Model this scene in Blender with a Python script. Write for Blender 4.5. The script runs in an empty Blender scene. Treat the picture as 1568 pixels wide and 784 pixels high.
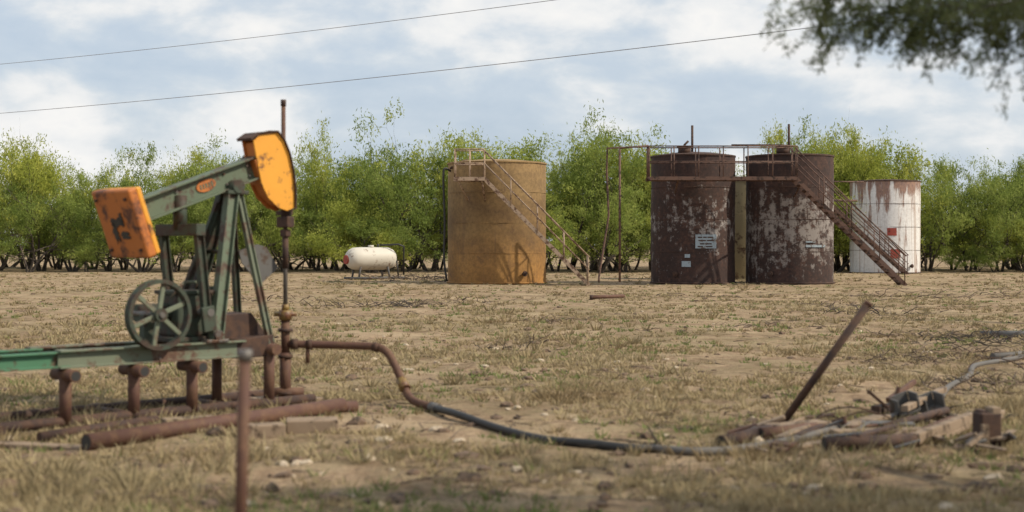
import bpy, math, random
import numpy as np
from mathutils import Vector, Matrix
random.seed(7); np.random.seed(7)
F=2178.0; CH=1.7; HV=375.0
sc=bpy.context.scene
# ------------------------------------------------------------ helpers
def P(u,v,d): return Vector(((u-784)/F*d, d, CH-(v-HV)/F*d))
def hgt(x,y):
    x=np.asarray(x,float); y=np.asarray(y,float)
    h=0.022*np.sin(x*0.9+1.3*np.sin(y*0.5))*np.cos(y*0.8+0.6*np.sin(x*0.7))
    h+=0.014*np.sin(x*2.3+y*1.1)*np.sin(y*2.9-x*0.8)+0.008*np.sin(x*5.7+2*np.sin(y*1.7))*np.sin(y*6.3)
    h+=0.03*np.sin(x*0.23+0.5)*np.sin(y*0.19+x*.07)
    return h
def G(u,v,up=0.0):
    d=CH*F/(v-HV); x=(u-784)/F*d
    return Vector((x,d,float(hgt(x,d))+up))
class Grp:
    def __init__(s,name,loc):
        s.o=bpy.data.objects.new(name,None); s.o.empty_display_size=.3
        s.loc=Vector(loc); s.o.location=s.loc
        sc.collection.objects.link(s.o)
def mesh(name,verts,faces,mat,grp=None,smooth=False,mi=None,loc=None,bevel=0):
    L=grp.loc if grp else (Vector(loc) if loc is not None else Vector((0,0,0)))
    me=bpy.data.meshes.new(name)
    me.from_pydata([(v[0]-L[0],v[1]-L[1],v[2]-L[2]) for v in verts],[],faces)
    mats=mat if isinstance(mat,(list,tuple)) else [mat]
    for m in mats: me.materials.append(m)
    if mi is not None: me.polygons.foreach_set('material_index',mi)
    if smooth: me.polygons.foreach_set('use_smooth',[True]*len(me.polygons))
    me.update()
    o=bpy.data.objects.new(name,me); sc.collection.objects.link(o)
    if grp: o.parent=grp.o
    else: o.location=L
    if bevel:
        b=o.modifiers.new('b','BEVEL'); b.width=bevel; b.segments=2; b.limit_method='ANGLE'
    return o
def fastmesh(name,V,Fa,mat,loc=(0,0,0),parent=None,link=True):
    me=bpy.data.meshes.new(name)
    k=Fa.shape[1]; n=len(V); m=len(Fa)
    me.vertices.add(n); me.vertices.foreach_set('co',V.astype(np.float32).ravel())
    me.loops.add(m*k); me.loops.foreach_set('vertex_index',Fa.astype(np.int32).ravel())
    me.polygons.add(m); me.polygons.foreach_set('loop_start',np.arange(0,m*k,k,dtype=np.int32))
    me.polygons.foreach_set('loop_total',np.full(m,k,dtype=np.int32))
    me.materials.append(mat); me.update(calc_edges=True)
    if not link: return me
    o=bpy.data.objects.new(name,me); o.location=loc; sc.collection.objects.link(o)
    if parent: o.parent=parent
    return o
def tubegeo(pts,r,seg=12,cap=True,base=0):
    pts=[Vector(p) for p in pts]; n=len(pts)
    rs=r if isinstance(r,(list,tuple)) else [r]*n
    V=[];Fc=[]
    t0=(pts[1]-pts[0]).normalized()
    a=t0.orthogonal().normalized()
    for i in range(n):
        if i==0:t=t0
        elif i==n-1:t=(pts[i]-pts[i-1]).normalized()
        else:t=((pts[i+1]-pts[i]).normalized()+(pts[i]-pts[i-1]).normalized()).normalized()
        a=(a-t*a.dot(t))
        a=a.normalized() if a.length>1e-6 else t.orthogonal().normalized()
        b=t.cross(a)
        for j in range(seg):
            an=2*math.pi*j/seg
            V.append(pts[i]+(a*math.cos(an)+b*math.sin(an))*rs[i])
    for i in range(n-1):
        for j in range(seg):
            k=(j+1)%seg
            Fc.append((base+i*seg+j,base+i*seg+k,base+(i+1)*seg+k,base+(i+1)*seg+j))
    if cap:
        Fc.append(tuple(base+j for j in reversed(range(seg))))
        Fc.append(tuple(base+(n-1)*seg+j for j in range(seg)))
    return V,Fc
def catmull(p,n=8):
    p=[Vector(q) for q in p]; p=[2*p[0]-p[1]]+p+[2*p[-1]-p[-2]]; out=[]
    for i in range(1,len(p)-2):
        for k in range(n):
            t=k/n
            out.append(0.5*((2*p[i])+(p[i+1]-p[i-1])*t+(2*p[i-1]-5*p[i]+4*p[i+1]-p[i+2])*t*t+(-p[i-1]+3*p[i]-3*p[i+1]+p[i+2])*t**3))
    out.append(p[-2]); return out
def tube(name,pts,r,mat,grp,seg=14,smoothpath=0):
    if smoothpath: pts=catmull(pts,smoothpath)
    V,Fc=tubegeo(pts,r,seg)
    o=mesh(name,V,Fc,mat,grp)
    me=o.data
    me.polygons.foreach_set('use_smooth',[len(p.vertices)==4 for p in me.polygons])
    return o
def multi_tube(name,list_,mat,grp,seg=8):
    V=[];Fc=[]
    for pts,r in list_:
        v,f=tubegeo(pts,r,seg,base=len(V)); V+=v;Fc+=f
    o=mesh(name,V,Fc,mat,grp)
    o.data.polygons.foreach_set('use_smooth',[len(p.vertices)==4 for p in o.data.polygons])
    return o
def obox_geo(c,ax,ay,az,s,base=0):
    c=Vector(c);V=[]
    for i in (-1,1):
        for j in (-1,1):
            for k in (-1,1):
                V.append(c+ax*(i*s[0]/2)+ay*(j*s[1]/2)+az*(k*s[2]/2))
    Fc=[(0,1,3,2),(4,6,7,5),(0,4,5,1),(2,3,7,6),(0,2,6,4),(1,5,7,3)]
    return V,[tuple(base+q for q in f) for f in Fc]
X=Vector((1,0,0));Y=Vector((0,1,0));Z=Vector((0,0,1))
def obox(name,c,ax,ay,az,s,mat,grp,bevel=.006):
    V,Fc=obox_geo(c,ax,ay,az,s)
    return mesh(name,V,Fc,mat,grp,bevel=bevel)
def ibeam(name,p0,p1,side,w,h,mat,grp,t=.018):
    p0=Vector(p0);p1=Vector(p1);d=(p1-p0).normalized();side=(side-d*side.dot(d)).normalized();up=d.cross(side)
    if up.z<0: up=-up
    prof=[(-w/2,-h/2),(w/2,-h/2),(w/2,-h/2+t),(t/2,-h/2+t),(t/2,h/2-t),(w/2,h/2-t),(w/2,h/2),(-w/2,h/2),(-w/2,h/2-t),(-t/2,h/2-t),(-t/2,-h/2+t),(-w/2,-h/2+t)]
    V=[p0+side*a+up*b for a,b in prof]+[p1+side*a+up*b for a,b in prof];n=len(prof)
    Fc=[(i,(i+1)%n,n+(i+1)%n,n+i) for i in range(n)]+[tuple(reversed(range(n))),tuple(range(n,2*n))]
    return mesh(name,V,Fc,mat,grp,bevel=.003)
def prism(name,pts,vec,mat,grp,bevel=.006):
    n=len(pts);V=[Vector(p) for p in pts]+[Vector(p)+vec for p in pts]
    Fc=[(i,(i+1)%n,n+(i+1)%n,n+i) for i in range(n)]+[tuple(reversed(range(n))),tuple(range(n,2*n))]
    return mesh(name,V,Fc,mat,grp,bevel=bevel)
def bar(p0,p1,w,h,side,base=0):
    p0=Vector(p0);p1=Vector(p1);d=(p1-p0);L=d.length;d.normalize();side=(side-d*side.dot(d)).normalized()
    return obox_geo((p0+p1)/2,d,side,d.cross(side),(L,w,h),base)
# ------------------------------------------------------------ materials
def newmat(name):
    m=bpy.data.materials.new(name);m.use_nodes=True;nt=m.node_tree
    return m,nt,nt.nodes['Principled BSDF']
def ramp(nt,src,stops,interp='LINEAR'):
    r=nt.nodes.new('ShaderNodeValToRGB');r.color_ramp.interpolation=interp
    e=r.color_ramp.elements
    while len(e)>len(stops):e.remove(e[-1])
    while len(e)<len(stops):e.new(0.5)
    for i,(p,c) in enumerate(stops):
        e[i].position=p;e[i].color=(c[0],c[1],c[2],1) if not isinstance(c,(int,float)) else (c,c,c,1)
    nt.links.new(src,r.inputs[0]);return r.outputs[0]
def noise(nt,vec,scale,detail=6,rough=.6,stretch=None,dist=0):
    if stretch:
        mp=nt.nodes.new('ShaderNodeMapping');mp.inputs['Scale'].default_value=stretch
        nt.links.new(vec,mp.inputs[0]);vec=mp.outputs[0]
    n=nt.nodes.new('ShaderNodeTexNoise');n.inputs['Scale'].default_value=scale;n.inputs['Detail'].default_value=min(detail,6)
    n.inputs['Roughness'].default_value=rough;n.inputs['Distortion'].default_value=dist
    nt.links.new(vec,n.inputs['Vector']);return n.outputs['Fac']
def mix(nt,fac,a,b,mode='MIX'):
    m=nt.nodes.new('ShaderNodeMix');m.data_type='RGBA';m.blend_type=mode
    for s,i in ((fac,0),(a,6),(b,7)):
        if hasattr(s,'is_linked') or hasattr(s,'node'): nt.links.new(s,m.inputs[i])
        else: m.inputs[i].default_value= s if i==0 else (s[0],s[1],s[2],1)
    return m.outputs[2]
def mth(nt,op,a,b=None,clamp=False):
    m=nt.nodes.new('ShaderNodeMath');m.operation=op;m.use_clamp=clamp
    for i,s in enumerate((a,b)):
        if s is None:continue
        if hasattr(s,'node'):nt.links.new(s,m.inputs[i])
        else:m.inputs[i].default_value=s
    return m.outputs[0]
def coord(nt,kind='Object'):
    return nt.nodes.new('ShaderNodeTexCoord').outputs[kind]
def bump(nt,b,h,strength=.4,dist=.02):
    n=nt.nodes.new('ShaderNodeBump');n.inputs['Strength'].default_value=strength;n.inputs['Distance'].default_value=dist
    nt.links.new(h,n.inputs['Height']);nt.links.new(n.outputs[0],b.inputs['Normal'])
def worn(name,paint,paint2,rust,amt=.5,scale=6,rough=.6,metal=0,bmp=.3):
    m,nt,b=newmat(name);c=coord(nt)
    a=noise(nt,c,scale*.6,5); base=mix(nt,a,paint,paint2)
    n=noise(nt,c,scale,9,.7); mask=ramp(nt,n,[(amt-.04,0.0),(amt+.05,1.0)])
    n3=noise(nt,c,scale*4,5); rc=ramp(nt,n3,[(.3,[q*.5 for q in rust]),(.7,rust)])
    col=mix(nt,mask,rc,base)
    nt.links.new(col,b.inputs['Base Color']);b.inputs['Roughness'].default_value=rough;b.inputs['Metallic'].default_value=metal
    bump(nt,b,n,bmp,.01);return m
RUST=(.16,.065,.03)
m_green=worn('green_paint',(.085,.12,.075),(.12,.15,.10),(.11,.06,.04),.44,5,.65)
m_green2=worn('bright_green_paint',(.045,.15,.075),(.065,.17,.10),(.12,.07,.04),.43,5,.7)
m_greengray=worn('faded_green_paint',(.16,.18,.125),(.11,.135,.09),(.15,.08,.05),.45,4,.7)
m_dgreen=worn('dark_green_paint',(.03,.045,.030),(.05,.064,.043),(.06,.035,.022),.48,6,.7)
m_orange=worn('orange_paint',(.78,.37,.035),(.68,.29,.03),(.26,.11,.04),.41,5,.55)
m_orange2=worn('weathered_orange_paint_shaded',(.50,.165,.03),(.40,.12,.025),(.14,.05,.028),.43,3,.65)  # darkened weathered orange: shade of counterweight and horsehead put into colour; badge shares it
m_rustpipe=worn('rusty_pipe',(.105,.047,.032),(.08,.036,.025),(.16,.08,.045),.5,9,.75)
m_darkrust=worn('dark_rust',(.05,.026,.02),(.035,.02,.016),(.10,.05,.03),.5,8,.8)
m_steel=worn('worn_steel',(.10,.09,.08),(.16,.15,.14),(.12,.06,.035),.45,8,.5,.3)
m_brass=worn('brass_fitting',(.28,.18,.05),(.18,.12,.04),RUST,.49,12,.5)
m_black=worn('black_rubber',(.018,.018,.018),(.03,.028,.026),(.06,.05,.04),.35,8,.6)
m_hosegray=worn('dusty_hose',(.07,.065,.06),(.13,.12,.11),(.2,.16,.12),.4,6,.7)
m_wood=worn('weathered_wood',(.30,.22,.15),(.21,.15,.10),(.10,.065,.04),.44,7,.9)
m_grayplate=worn('gray_sheet_metal',(.12,.115,.11),(.08,.08,.08),(.1,.06,.04),.42,6,.7)
m_stair=worn('tan_rusty_steel',(.42,.31,.22),(.32,.23,.16),(.15,.08,.05),.46,4,.8)
m_stairdark=worn('rust_steel',(.10,.055,.042),(.15,.085,.06),(.05,.027,.02),.45,4,.8)
m_white=worn('cream_paint',(.60,.57,.50),(.52,.48,.41),(.28,.17,.10),.38,2,.6)
m_red=worn('red_paint',(.36,.05,.035),(.28,.06,.04),(.15,.05,.03),.42,6,.7)
m_sign=worn('sign_plate',(.32,.39,.45),(.26,.32,.36),(.16,.11,.08),.42,5,.6)
m_wirem=worn('power_cable',(.24,.24,.25),(.28,.28,.29),(.22,.22,.22),.4,3,.5)
m_pole=worn('pole_wood',(.13,.09,.06),(.10,.07,.05),(.06,.04,.03),.45,5,.9)
m_olive=worn('olive_tank_paint',(.28,.23,.13),(.21,.17,.09),(.12,.07,.04),.40,1.5,.8)

def tankmat(name,kind):
    m,nt,b=newmat(name);c=coord(nt)
    sx=nt.nodes.new('ShaderNodeSeparateXYZ');nt.links.new(c,sx.inputs[0]);z=sx.outputs[2]
    streak=noise(nt,c,1.0,8,.65,(3.2,3.2,.25)); blot=noise(nt,c,1.1,9,.7); fine=noise(nt,c,7,8,.7)
    if kind=='ochre':
        mott=noise(nt,c,.55,9,.62,(1,1,1.5))
        base=ramp(nt,mott,[(.3,(.175,.11,.052)),(.5,(.25,.16,.068)),(.7,(.32,.21,.088))])
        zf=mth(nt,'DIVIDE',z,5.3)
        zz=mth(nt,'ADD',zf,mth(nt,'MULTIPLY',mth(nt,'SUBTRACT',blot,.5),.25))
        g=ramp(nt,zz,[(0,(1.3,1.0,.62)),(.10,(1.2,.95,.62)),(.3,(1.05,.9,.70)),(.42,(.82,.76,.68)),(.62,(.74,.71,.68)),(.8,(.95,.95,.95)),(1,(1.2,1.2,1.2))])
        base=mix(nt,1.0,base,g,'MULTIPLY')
        sp=ramp(nt,fine,[(.35,.72),(.6,1.08)]);base=mix(nt,1.0,base,sp,'MULTIPLY')
        dk=ramp(nt,noise(nt,c,2.3,10,.75),[(.56,0.0),(.66,1.0)])
        col=mix(nt,mth(nt,'MULTIPLY',dk,.5),base,(.10,.055,.035))
        dr=ramp(nt,noise(nt,c,1.0,4,.5,(5,5,.2)),[(.58,0.0),(.72,1.0)])
        col=mix(nt,mth(nt,'MULTIPLY',dr,.35),col,(.11,.065,.04))
        rough=.8
    elif kind in('dark','dark2'):
        base=ramp(nt,fine,[(.3,(.022,.013,.012)),(.55,(.060,.030,.023)),(.75,(.12,.06,.04))])
        rd=ramp(nt,blot,[(.45,0.0),(.6,1.0)]); base=mix(nt,mth(nt,'MULTIPLY',rd,.6),base,(.028,.018,.017))
        comb=mth(nt,'ADD',mth(nt,'MULTIPLY',streak,.35),mth(nt,'MULTIPLY',noise(nt,c,2.6,11,.78),.65))
        zf=mth(nt,'DIVIDE',z,5.5)
        if kind=='dark': env=ramp(nt,zf,[(0,.0),(.12,.0),(.3,.03),(.48,.085),(.62,.05),(.84,0)])
        else: env=ramp(nt,zf,[(0,.02),(.2,.06),(.42,.11),(.65,.07),(.82,.0),(.9,0)])
        pm=mth(nt,'ADD',comb,env)
        th=.59 if kind=='dark' else .58
        msk=ramp(nt,pm,[(th-.01,0.0),(th+.06,1.0)])
        top=ramp(nt,zf,[(.82,1.0),(.85,0.0)]); msk=mth(nt,'MULTIPLY',msk,top)
        pc=(.36,.34,.33) if kind=='dark' else (.33,.30,.28)
        col=mix(nt,mth(nt,'MULTIPLY',msk,.75),base,pc)
        rough=.85
    elif kind=='white':
        base=ramp(nt,fine,[(.3,(.56,.55,.54)),(.6,(.74,.73,.72))])
        zf=mth(nt,'DIVIDE',z,5.5)
        st=noise(nt,c,1.0,9,.72,(2.6,2.6,.30))
        env=ramp(nt,zf,[(0,.10),(.08,.02),(.5,.03),(.8,.09),(.93,.18),(1,.25)])
        msk=ramp(nt,mth(nt,'ADD',st,env),[(.60,0.0),(.67,1.0)])
        rc=ramp(nt,noise(nt,c,5,5),[(.3,(.12,.05,.035)),(.7,(.30,.15,.09))])
        col=mix(nt,mth(nt,'MULTIPLY',msk,.9),base,rc)
        sn=ramp(nt,noise(nt,c,1.0,4,.5,(6,6,.15)),[(.50,0.0),(.64,1.0)])
        col=mix(nt,mth(nt,'MULTIPLY',sn,.6),col,(.30,.19,.13)); rough=.6
    nt.links.new(col,b.inputs['Base Color']);b.inputs['Roughness'].default_value=rough
    bump(nt,b,fine,.25,.02);return m
m_t1=tankmat('ochre_tank_steel','ochre');m_t2=tankmat('rusted_tank_steel','dark');m_t3=tankmat('rusted_tank_steel_b','dark2');m_t4=tankmat('white_rusty_tank','white')

def leafmat(name,c1,c2,c3,tr=.35,nscale=1.0):
    m,nt,b=newmat(name);c=coord(nt)
    n=noise(nt,c,nscale,2); col=ramp(nt,n,[(.32,c1),(.5,c2),(.68,c3)])
    oi=nt.nodes.new('ShaderNodeObjectInfo')
    col=mix(nt,1.0,col,ramp(nt,oi.outputs['Random'],[(0,(.62,.68,.68)),(.5,(.98,.98,.98)),(1,(1.25,1.12,.88))]),'MULTIPLY')
    d=nt.nodes.new('ShaderNodeBsdfDiffuse');nt.links.new(col,d.inputs[0])
    t=nt.nodes.new('ShaderNodeBsdfTranslucent');nt.links.new(col,t.inputs[0])
    mx=nt.nodes.new('ShaderNodeMixShader');mx.inputs[0].default_value=tr
    nt.links.new(d.outputs[0],mx.inputs[1]);nt.links.new(t.outputs[0],mx.inputs[2])
    nt.nodes.remove(b)
    nt.links.new(mx.outputs[0],nt.nodes['Material Output'].inputs[0]);return m
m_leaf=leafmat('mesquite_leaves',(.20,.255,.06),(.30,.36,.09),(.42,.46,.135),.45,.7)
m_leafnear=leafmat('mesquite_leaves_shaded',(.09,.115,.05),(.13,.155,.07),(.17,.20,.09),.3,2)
m_dry=leafmat('dry_grass_blades',(.35,.27,.155),(.45,.355,.21),(.31,.225,.13),.2,.5)
m_grn=leafmat('green_grass_blades',(.17,.20,.07),(.21,.25,.09),(.27,.27,.11),.3,.6)
m_bark=worn('mesquite_bark',(.07,.055,.045),(.10,.08,.065),(.035,.028,.022),.45,6,.95)
m_twig=worn('dead_twig_bark',(.15,.105,.075),(.20,.15,.11),(.07,.05,.04),.45,3,.95)
m_rock=worn('limestone',(.52,.43,.32),(.40,.32,.23),(.24,.18,.12),.42,8,.95)

def groundmat():
    m,nt,b=newmat('dry_pasture_soil')
    g=nt.nodes.new('ShaderNodeNewGeometry').outputs['Position']
    big=noise(nt,g,.22,4,.6); med=noise(nt,g,1.4,6,.7,None,.4); fine=noise(nt,g,9,6,.75); vf=noise(nt,g,38,4,.8)
    soil=ramp(nt,fine,[(.28,(.155,.098,.060)),(.45,(.31,.215,.138)),(.6,(.45,.33,.215)),(.78,(.56,.43,.30))])
    straw=ramp(nt,vf,[(.3,(.18,.135,.08)),(.5,(.38,.29,.18)),(.72,(.55,.44,.29))])
    col=mix(nt,ramp(nt,med,[(.42,0.0),(.58,1.0)]),soil,straw)
    dark=ramp(nt,noise(nt,g,1.7,6,.8,(1,.8,1),.8),[(.50,0.0),(.60,1.0)])
    col=mix(nt,mth(nt,'MULTIPLY',dark,.65),col,(.12,.076,.046))
    dk2=ramp(nt,noise(nt,g,.33,5,.65,(1,1.3,1)),[(.47,0.0),(.58,1.0)])
    col=mix(nt,mth(nt,'MULTIPLY',dk2,.42),col,(.175,.115,.068))
    gr=mth(nt,'MULTIPLY',ramp(nt,big,[(.44,0.0),(.60,1.0)]),ramp(nt,noise(nt,g,5,5,.75),[(.44,0.0),(.58,1.0)]))
    col=mix(nt,mth(nt,'MULTIPLY',gr,.42),col,(.21,.205,.09))
    pale=ramp(nt,noise(nt,g,.5,4,.6),[(.5,0.0),(.66,1.0)])
    col=mix(nt,mth(nt,'MULTIPLY',pale,.42),col,(.56,.42,.28))
    nt.links.new(col,b.inputs['Base Color']);b.inputs['Roughness'].default_value=1
    b.inputs['Specular IOR Level'].default_value=.1
    bump(nt,b,mth(nt,'ADD',mth(nt,'MULTIPLY',fine,.7),med),1.0,.11);return m
m_ground=groundmat()
# ------------------------------------------------------------ ground
xs=np.concatenate([[-4000,-900,-200],np.linspace(-62,62,280),[200,900,4000]])
ys=np.concatenate([[-400,-60],np.linspace(-8,8,20)[:-1],np.linspace(8,30,170)[:-1],np.linspace(30,118,200),[160,300,900,4500]])
XX,YY=np.meshgrid(xs,ys); far=(np.abs(XX)>100)|(YY>150)|(YY<-30)
ZZ=np.where(far,0,hgt(XX,YY)); nx=len(xs);ny=len(ys)
V=np.stack([XX,YY,ZZ],-1).reshape(-1,3)
ii,jj=np.meshgrid(np.arange(nx-1),np.arange(ny-1)); a=(jj*nx+ii).ravel()
go=fastmesh('ground',V,np.stack([a,a+1,a+nx+1,a+nx],1),m_ground)
go.data.polygons.foreach_set('use_smooth',[True]*len(go.data.polygons))
# ------------------------------------------------------------ grass
def scatter(n,dmin=8.5,dmax=84,pw=.55):
    t=np.random.rand(n)
    inv=(1/dmin)**pw+(t)*((1/dmax)**pw-(1/dmin)**pw); d=inv**(-1/pw)
    x=(np.random.rand(n)*2-1)*(.40*d+1.5); return x,d
def patch(x,y,s,k=0):
    return np.sin(x*s+1.7*np.sin(y*s*.7+k)+k)*np.cos(y*s*.9+1.3*np.sin(x*s*.8+2*k))
def grass(name,n,blades,hmin,hmax,mat,thr,seed,patchk,spread=.07,wid=.006):
    np.random.seed(seed)
    x,y=scatter(n*3)
    keep=(patch(x,y,.8,patchk)+.6*patch(x,y,2.7,patchk+1)+.5*np.random.randn(len(x)))>thr
    x=x[keep][:n];y=y[keep][:n];n=len(x)
    size=np.random.uniform(.5,1.3,n)
    bx=np.repeat(x,blades);by=np.repeat(y,blades);bs=np.repeat(size,blades);N=len(bx)
    an=np.random.rand(N)*2*np.pi;rr=np.random.rand(N)*spread*bs
    px=bx+np.cos(an)*rr;py=by+np.sin(an)*rr;pz=hgt(px,py)-.01
    h=np.random.uniform(hmin,hmax,N)*bs
    lean=np.random.uniform(.2,1.3,N)*h
    wa=np.random.rand(N)*2*np.pi; w=wid*(1+by/14.)
    tx=px+np.cos(an)*lean;ty=py+np.sin(an)*lean;tz=pz+h
    V=np.empty((N,3,3))
    V[:,0]=np.stack([px-np.cos(wa)*w,py-np.sin(wa)*w,pz],1)
    V[:,1]=np.stack([px+np.cos(wa)*w,py+np.sin(wa)*w,pz],1)
    V[:,2]=np.stack([tx,ty,tz],1)
    return fastmesh(name,V.reshape(-1,3),np.arange(N*3).reshape(-1,3),mat)
grass('dry_grass',21000,12,.02,.085,m_dry,.15,1,0.0)
grass('green_grass',5200,11,.02,.085,m_grn,.65,2,1.9,.09)
grass('tall_dry_grass',1500,16,.08,.19,m_dry,.7,3,3.1,.10)
def rocks(name,n,smin,smax,mat,seed):
    rnd=random.Random(seed);V=[];Fc=[]
    np.random.seed(seed);xx,yy=scatter(n,8.8,60,.9)
    ico=[(-1,1.618,0),(1,1.618,0),(-1,-1.618,0),(1,-1.618,0),(0,-1,1.618),(0,1,1.618),(0,-1,-1.618),(0,1,-1.618),(1.618,0,-1),(1.618,0,1),(-1.618,0,-1),(-1.618,0,1)]
    fi=[(0,11,5),(0,5,1),(0,1,7),(0,7,10),(0,10,11),(1,5,9),(5,11,4),(11,10,2),(10,7,6),(7,1,8),(3,9,4),(3,4,2),(3,2,6),(3,6,8),(3,8,9),(4,9,5),(2,4,11),(6,2,10),(8,6,7),(9,8,1)]
    for i in range(n):
        s=smin+(smax-smin)*rnd.random()**3; s/=1.9
        sx,sy,sz=s*rnd.uniform(.7,1.5),s*rnd.uniform(.7,1.3),s*rnd.uniform(.3,.7);a=rnd.random()*6.28
        b=len(V);z0=float(hgt(xx[i],yy[i]))
        for q in ico:
            k=rnd.uniform(.7,1.15);px,py,pz=q[0]*sx*k,q[1]*sy*k,q[2]*sz*k
            V.append((xx[i]+px*math.cos(a)-py*math.sin(a),yy[i]+px*math.sin(a)+py*math.cos(a),z0+pz+sz*.35))
        Fc+=[(b+f[0],b+f[1],b+f[2]) for f in fi]
    return mesh(name,V,Fc,mat)
rocks('scattered_rocks',450,.012,.085,m_rock,11)
rocks('dark_clods',1000,.02,.11,worn('dark_clod_soil',(.17,.115,.08),(.13,.085,.055),(.07,.05,.035),.45,8,1),12)
def twigpile(rnd,cx,cy,rad,n,L,hmax,r=.006):
    out=[]
    for i in range(n):
        a=rnd.random()*6.28;q=rad*math.sqrt(rnd.random());x=cx+q*math.cos(a)*1.6;y=cy+q*math.sin(a)
        hh=hmax*(1-q/rad*.7)*rnd.random();b=rnd.random()*6.28;l=L*rnd.uniform(.3,1.1)
        pts=[];px,py,pz=x,y,float(hgt(x,y))+hh*.6
        for k in range(4):
            pts.append(Vector((px,py,max(float(hgt(px,py))+.004,pz))))
            b+=rnd.uniform(-.9,.9);px+=math.cos(b)*l/3;py+=math.sin(b)*l/3;pz+=rnd.uniform(-.5,.8)*hmax*.4
        rr=r*rnd.uniform(.4,1.4)
        out.append((pts,[rr,rr*.85,rr*.6,rr*.3]))
    return out
rnd=random.Random(5);L=[]
np.random.seed(21);xx,yy=scatter(500,9,80,.5)
for x,y in zip(xx,yy):
    L+=twigpile(rnd,x,y,.4,rnd.choice([1,1,2,6]),.45,.09,.003+.00018*y)
multi_tube('dead_twigs',L,m_twig,None,4)
piles=[(570,470,1.2,50,.34),(640,468,.8,34,.3),(860,495,.6,30,.24),(820,525,.28,26,.24),(775,533,.28,26,.22),(690,465,.9,30,.3),(400,460,1.2,36,.32),(1060,455,1.,30,.2),(1330,482,.9,44,.35),(1280,470,.7,24,.3),(1430,455,1.8,50,.4),
 (1470,545,.9,90,.26),(1540,525,1.0,110,.34),(1390,555,.6,44,.2),(1545,592,.7,90,.28),(1420,515,.8,44,.24),(700,430,2.2,80,.5),(620,428,1.6,60,.5),(1100,640,.4,14,.1),(150,500,.5,14,.15),(990,690,.3,10,.12),(1180,500,.8,20,.2),(300,600,.5,20,.12),(1330,650,.5,26,.2),(1480,640,.5,36,.2),(1230,676,.35,22,.12)]
for i,(u,v,rad,n,h) in enumerate(piles):
    g=G(u,v); multi_tube('brush_pile',twigpile(rnd,g.x,g.y,rad,n,.65*max(.45,rad),h,.0045+.0002*g.y),m_twig if i%4 else m_bark,None,4)
g=G(1015,688);multi_tube('dead_branch',[([g,g+Vector((-.06,0,.08)),g+Vector((-.13,0,.2))],[.014,.012,.006]),([g+Vector((-.03,0,.04)),g+Vector((-.3,.1,.06)),g+Vector((-.5,0,.09))],[.01,.009,.004])],m_bark,None,6)
# ------------------------------------------------------------ storage tanks
def tank(name,u,d,R,H,mat,roof_mat,cone=.18,rings=3,hatch=True,seg=96):
    x=(u-784)/F*d; g=Grp(name,(x,d,0)); c=Vector((x,d,0))
    rnd=random.Random(int(u)); NZ=24
    V=[];Fc=[]
    ph=[rnd.random()*6.28 for _ in range(6)]
    for k in range(NZ+1):
        z=-.08+(H+.08)*k/NZ
        for j in range(seg):
            a=2*math.pi*j/seg
            r=R+.008*math.sin(3*a+ph[0]+z)+.007*math.sin(7*a+ph[1]-z*2)*math.sin(z*1.4+ph[2])+.004*math.sin(13*a+ph[3]+z*3.1)
            V.append(c+Vector((math.cos(a)*r,math.sin(a)*r,z)))
    for k in range(NZ):
        for j in range(seg):
            q=(j+1)%seg;Fc.append((k*seg+j,k*seg+q,(k+1)*seg+q,(k+1)*seg+j))
    mesh('tank_wall',V,Fc,mat,g,True)
    V=[];Fc=[];prof=[(R+.035,H-.05),(R+.035,H+.015),(R*.98,H+.03),(R*.5,H+cone*.7),(.05,H+cone)]
    for r,z in prof:
        for j in range(seg):
            a=2*math.pi*j/seg;V.append(c+Vector((math.cos(a)*r,math.sin(a)*r,z)))
    for k in range(len(prof)-1):
        for j in range(seg):
            q=(j+1)%seg;Fc.append((k*seg+j,k*seg+q,(k+1)*seg+q,(k+1)*seg+j))
    Fc.append(tuple((len(prof)-1)*seg+j for j in range(seg)))
    mesh('roof',V,Fc,roof_mat,g,False)
    def ring(z,r,rad,nm):
        pts=[c+Vector((math.cos(2*math.pi*j/seg)*r,math.sin(2*math.pi*j/seg)*r,z)) for j in range(seg+1)]
        tube(nm,pts,rad,roof_mat,g,6)
    for i in range(1,rings+1): ring(H*i/(rings+1),R+.004,.012,'weld_seam')
    ring(.04,R+.03,.035,'bottom_chime')
    if hatch:
        tube('roof_hatch',[c+Vector((-.5,-R*.55,H+.05)),c+Vector((-.5,-R*.55,H+.34))],.28,roof_mat,g,20)
        tube('hatch_lid',[c+Vector((-.5,-R*.55,H+.34)),c+Vector((-.5,-R*.55,H+.39))],.33,roof_mat,g,20)
    return g,c
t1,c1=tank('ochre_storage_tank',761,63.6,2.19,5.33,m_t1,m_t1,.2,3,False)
t2,c2=tank('rusty_storage_tank',1061,63.2,1.855,5.62,m_t2,m_darkrust,.22,3)
t3,c3=tank('rusty_storage_tank',1209,63.2,1.915,5.62,m_t3,m_darkrust,.12,3)
t4,c4=tank('white_storage_tank',1355,86,2.07,5.52,m_t4,m_darkrust,.15,3,False)
t5,c5=tank('olive_storage_tank',1137,69.5,1.75,4.75,m_olive,m_olive,.15,2,False)
def on_tank(c,R,ang,z,out=.0):
    a=math.radians(ang);return c+Vector((math.cos(a)*(R+out),math.sin(a)*(R+out),z))
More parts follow.
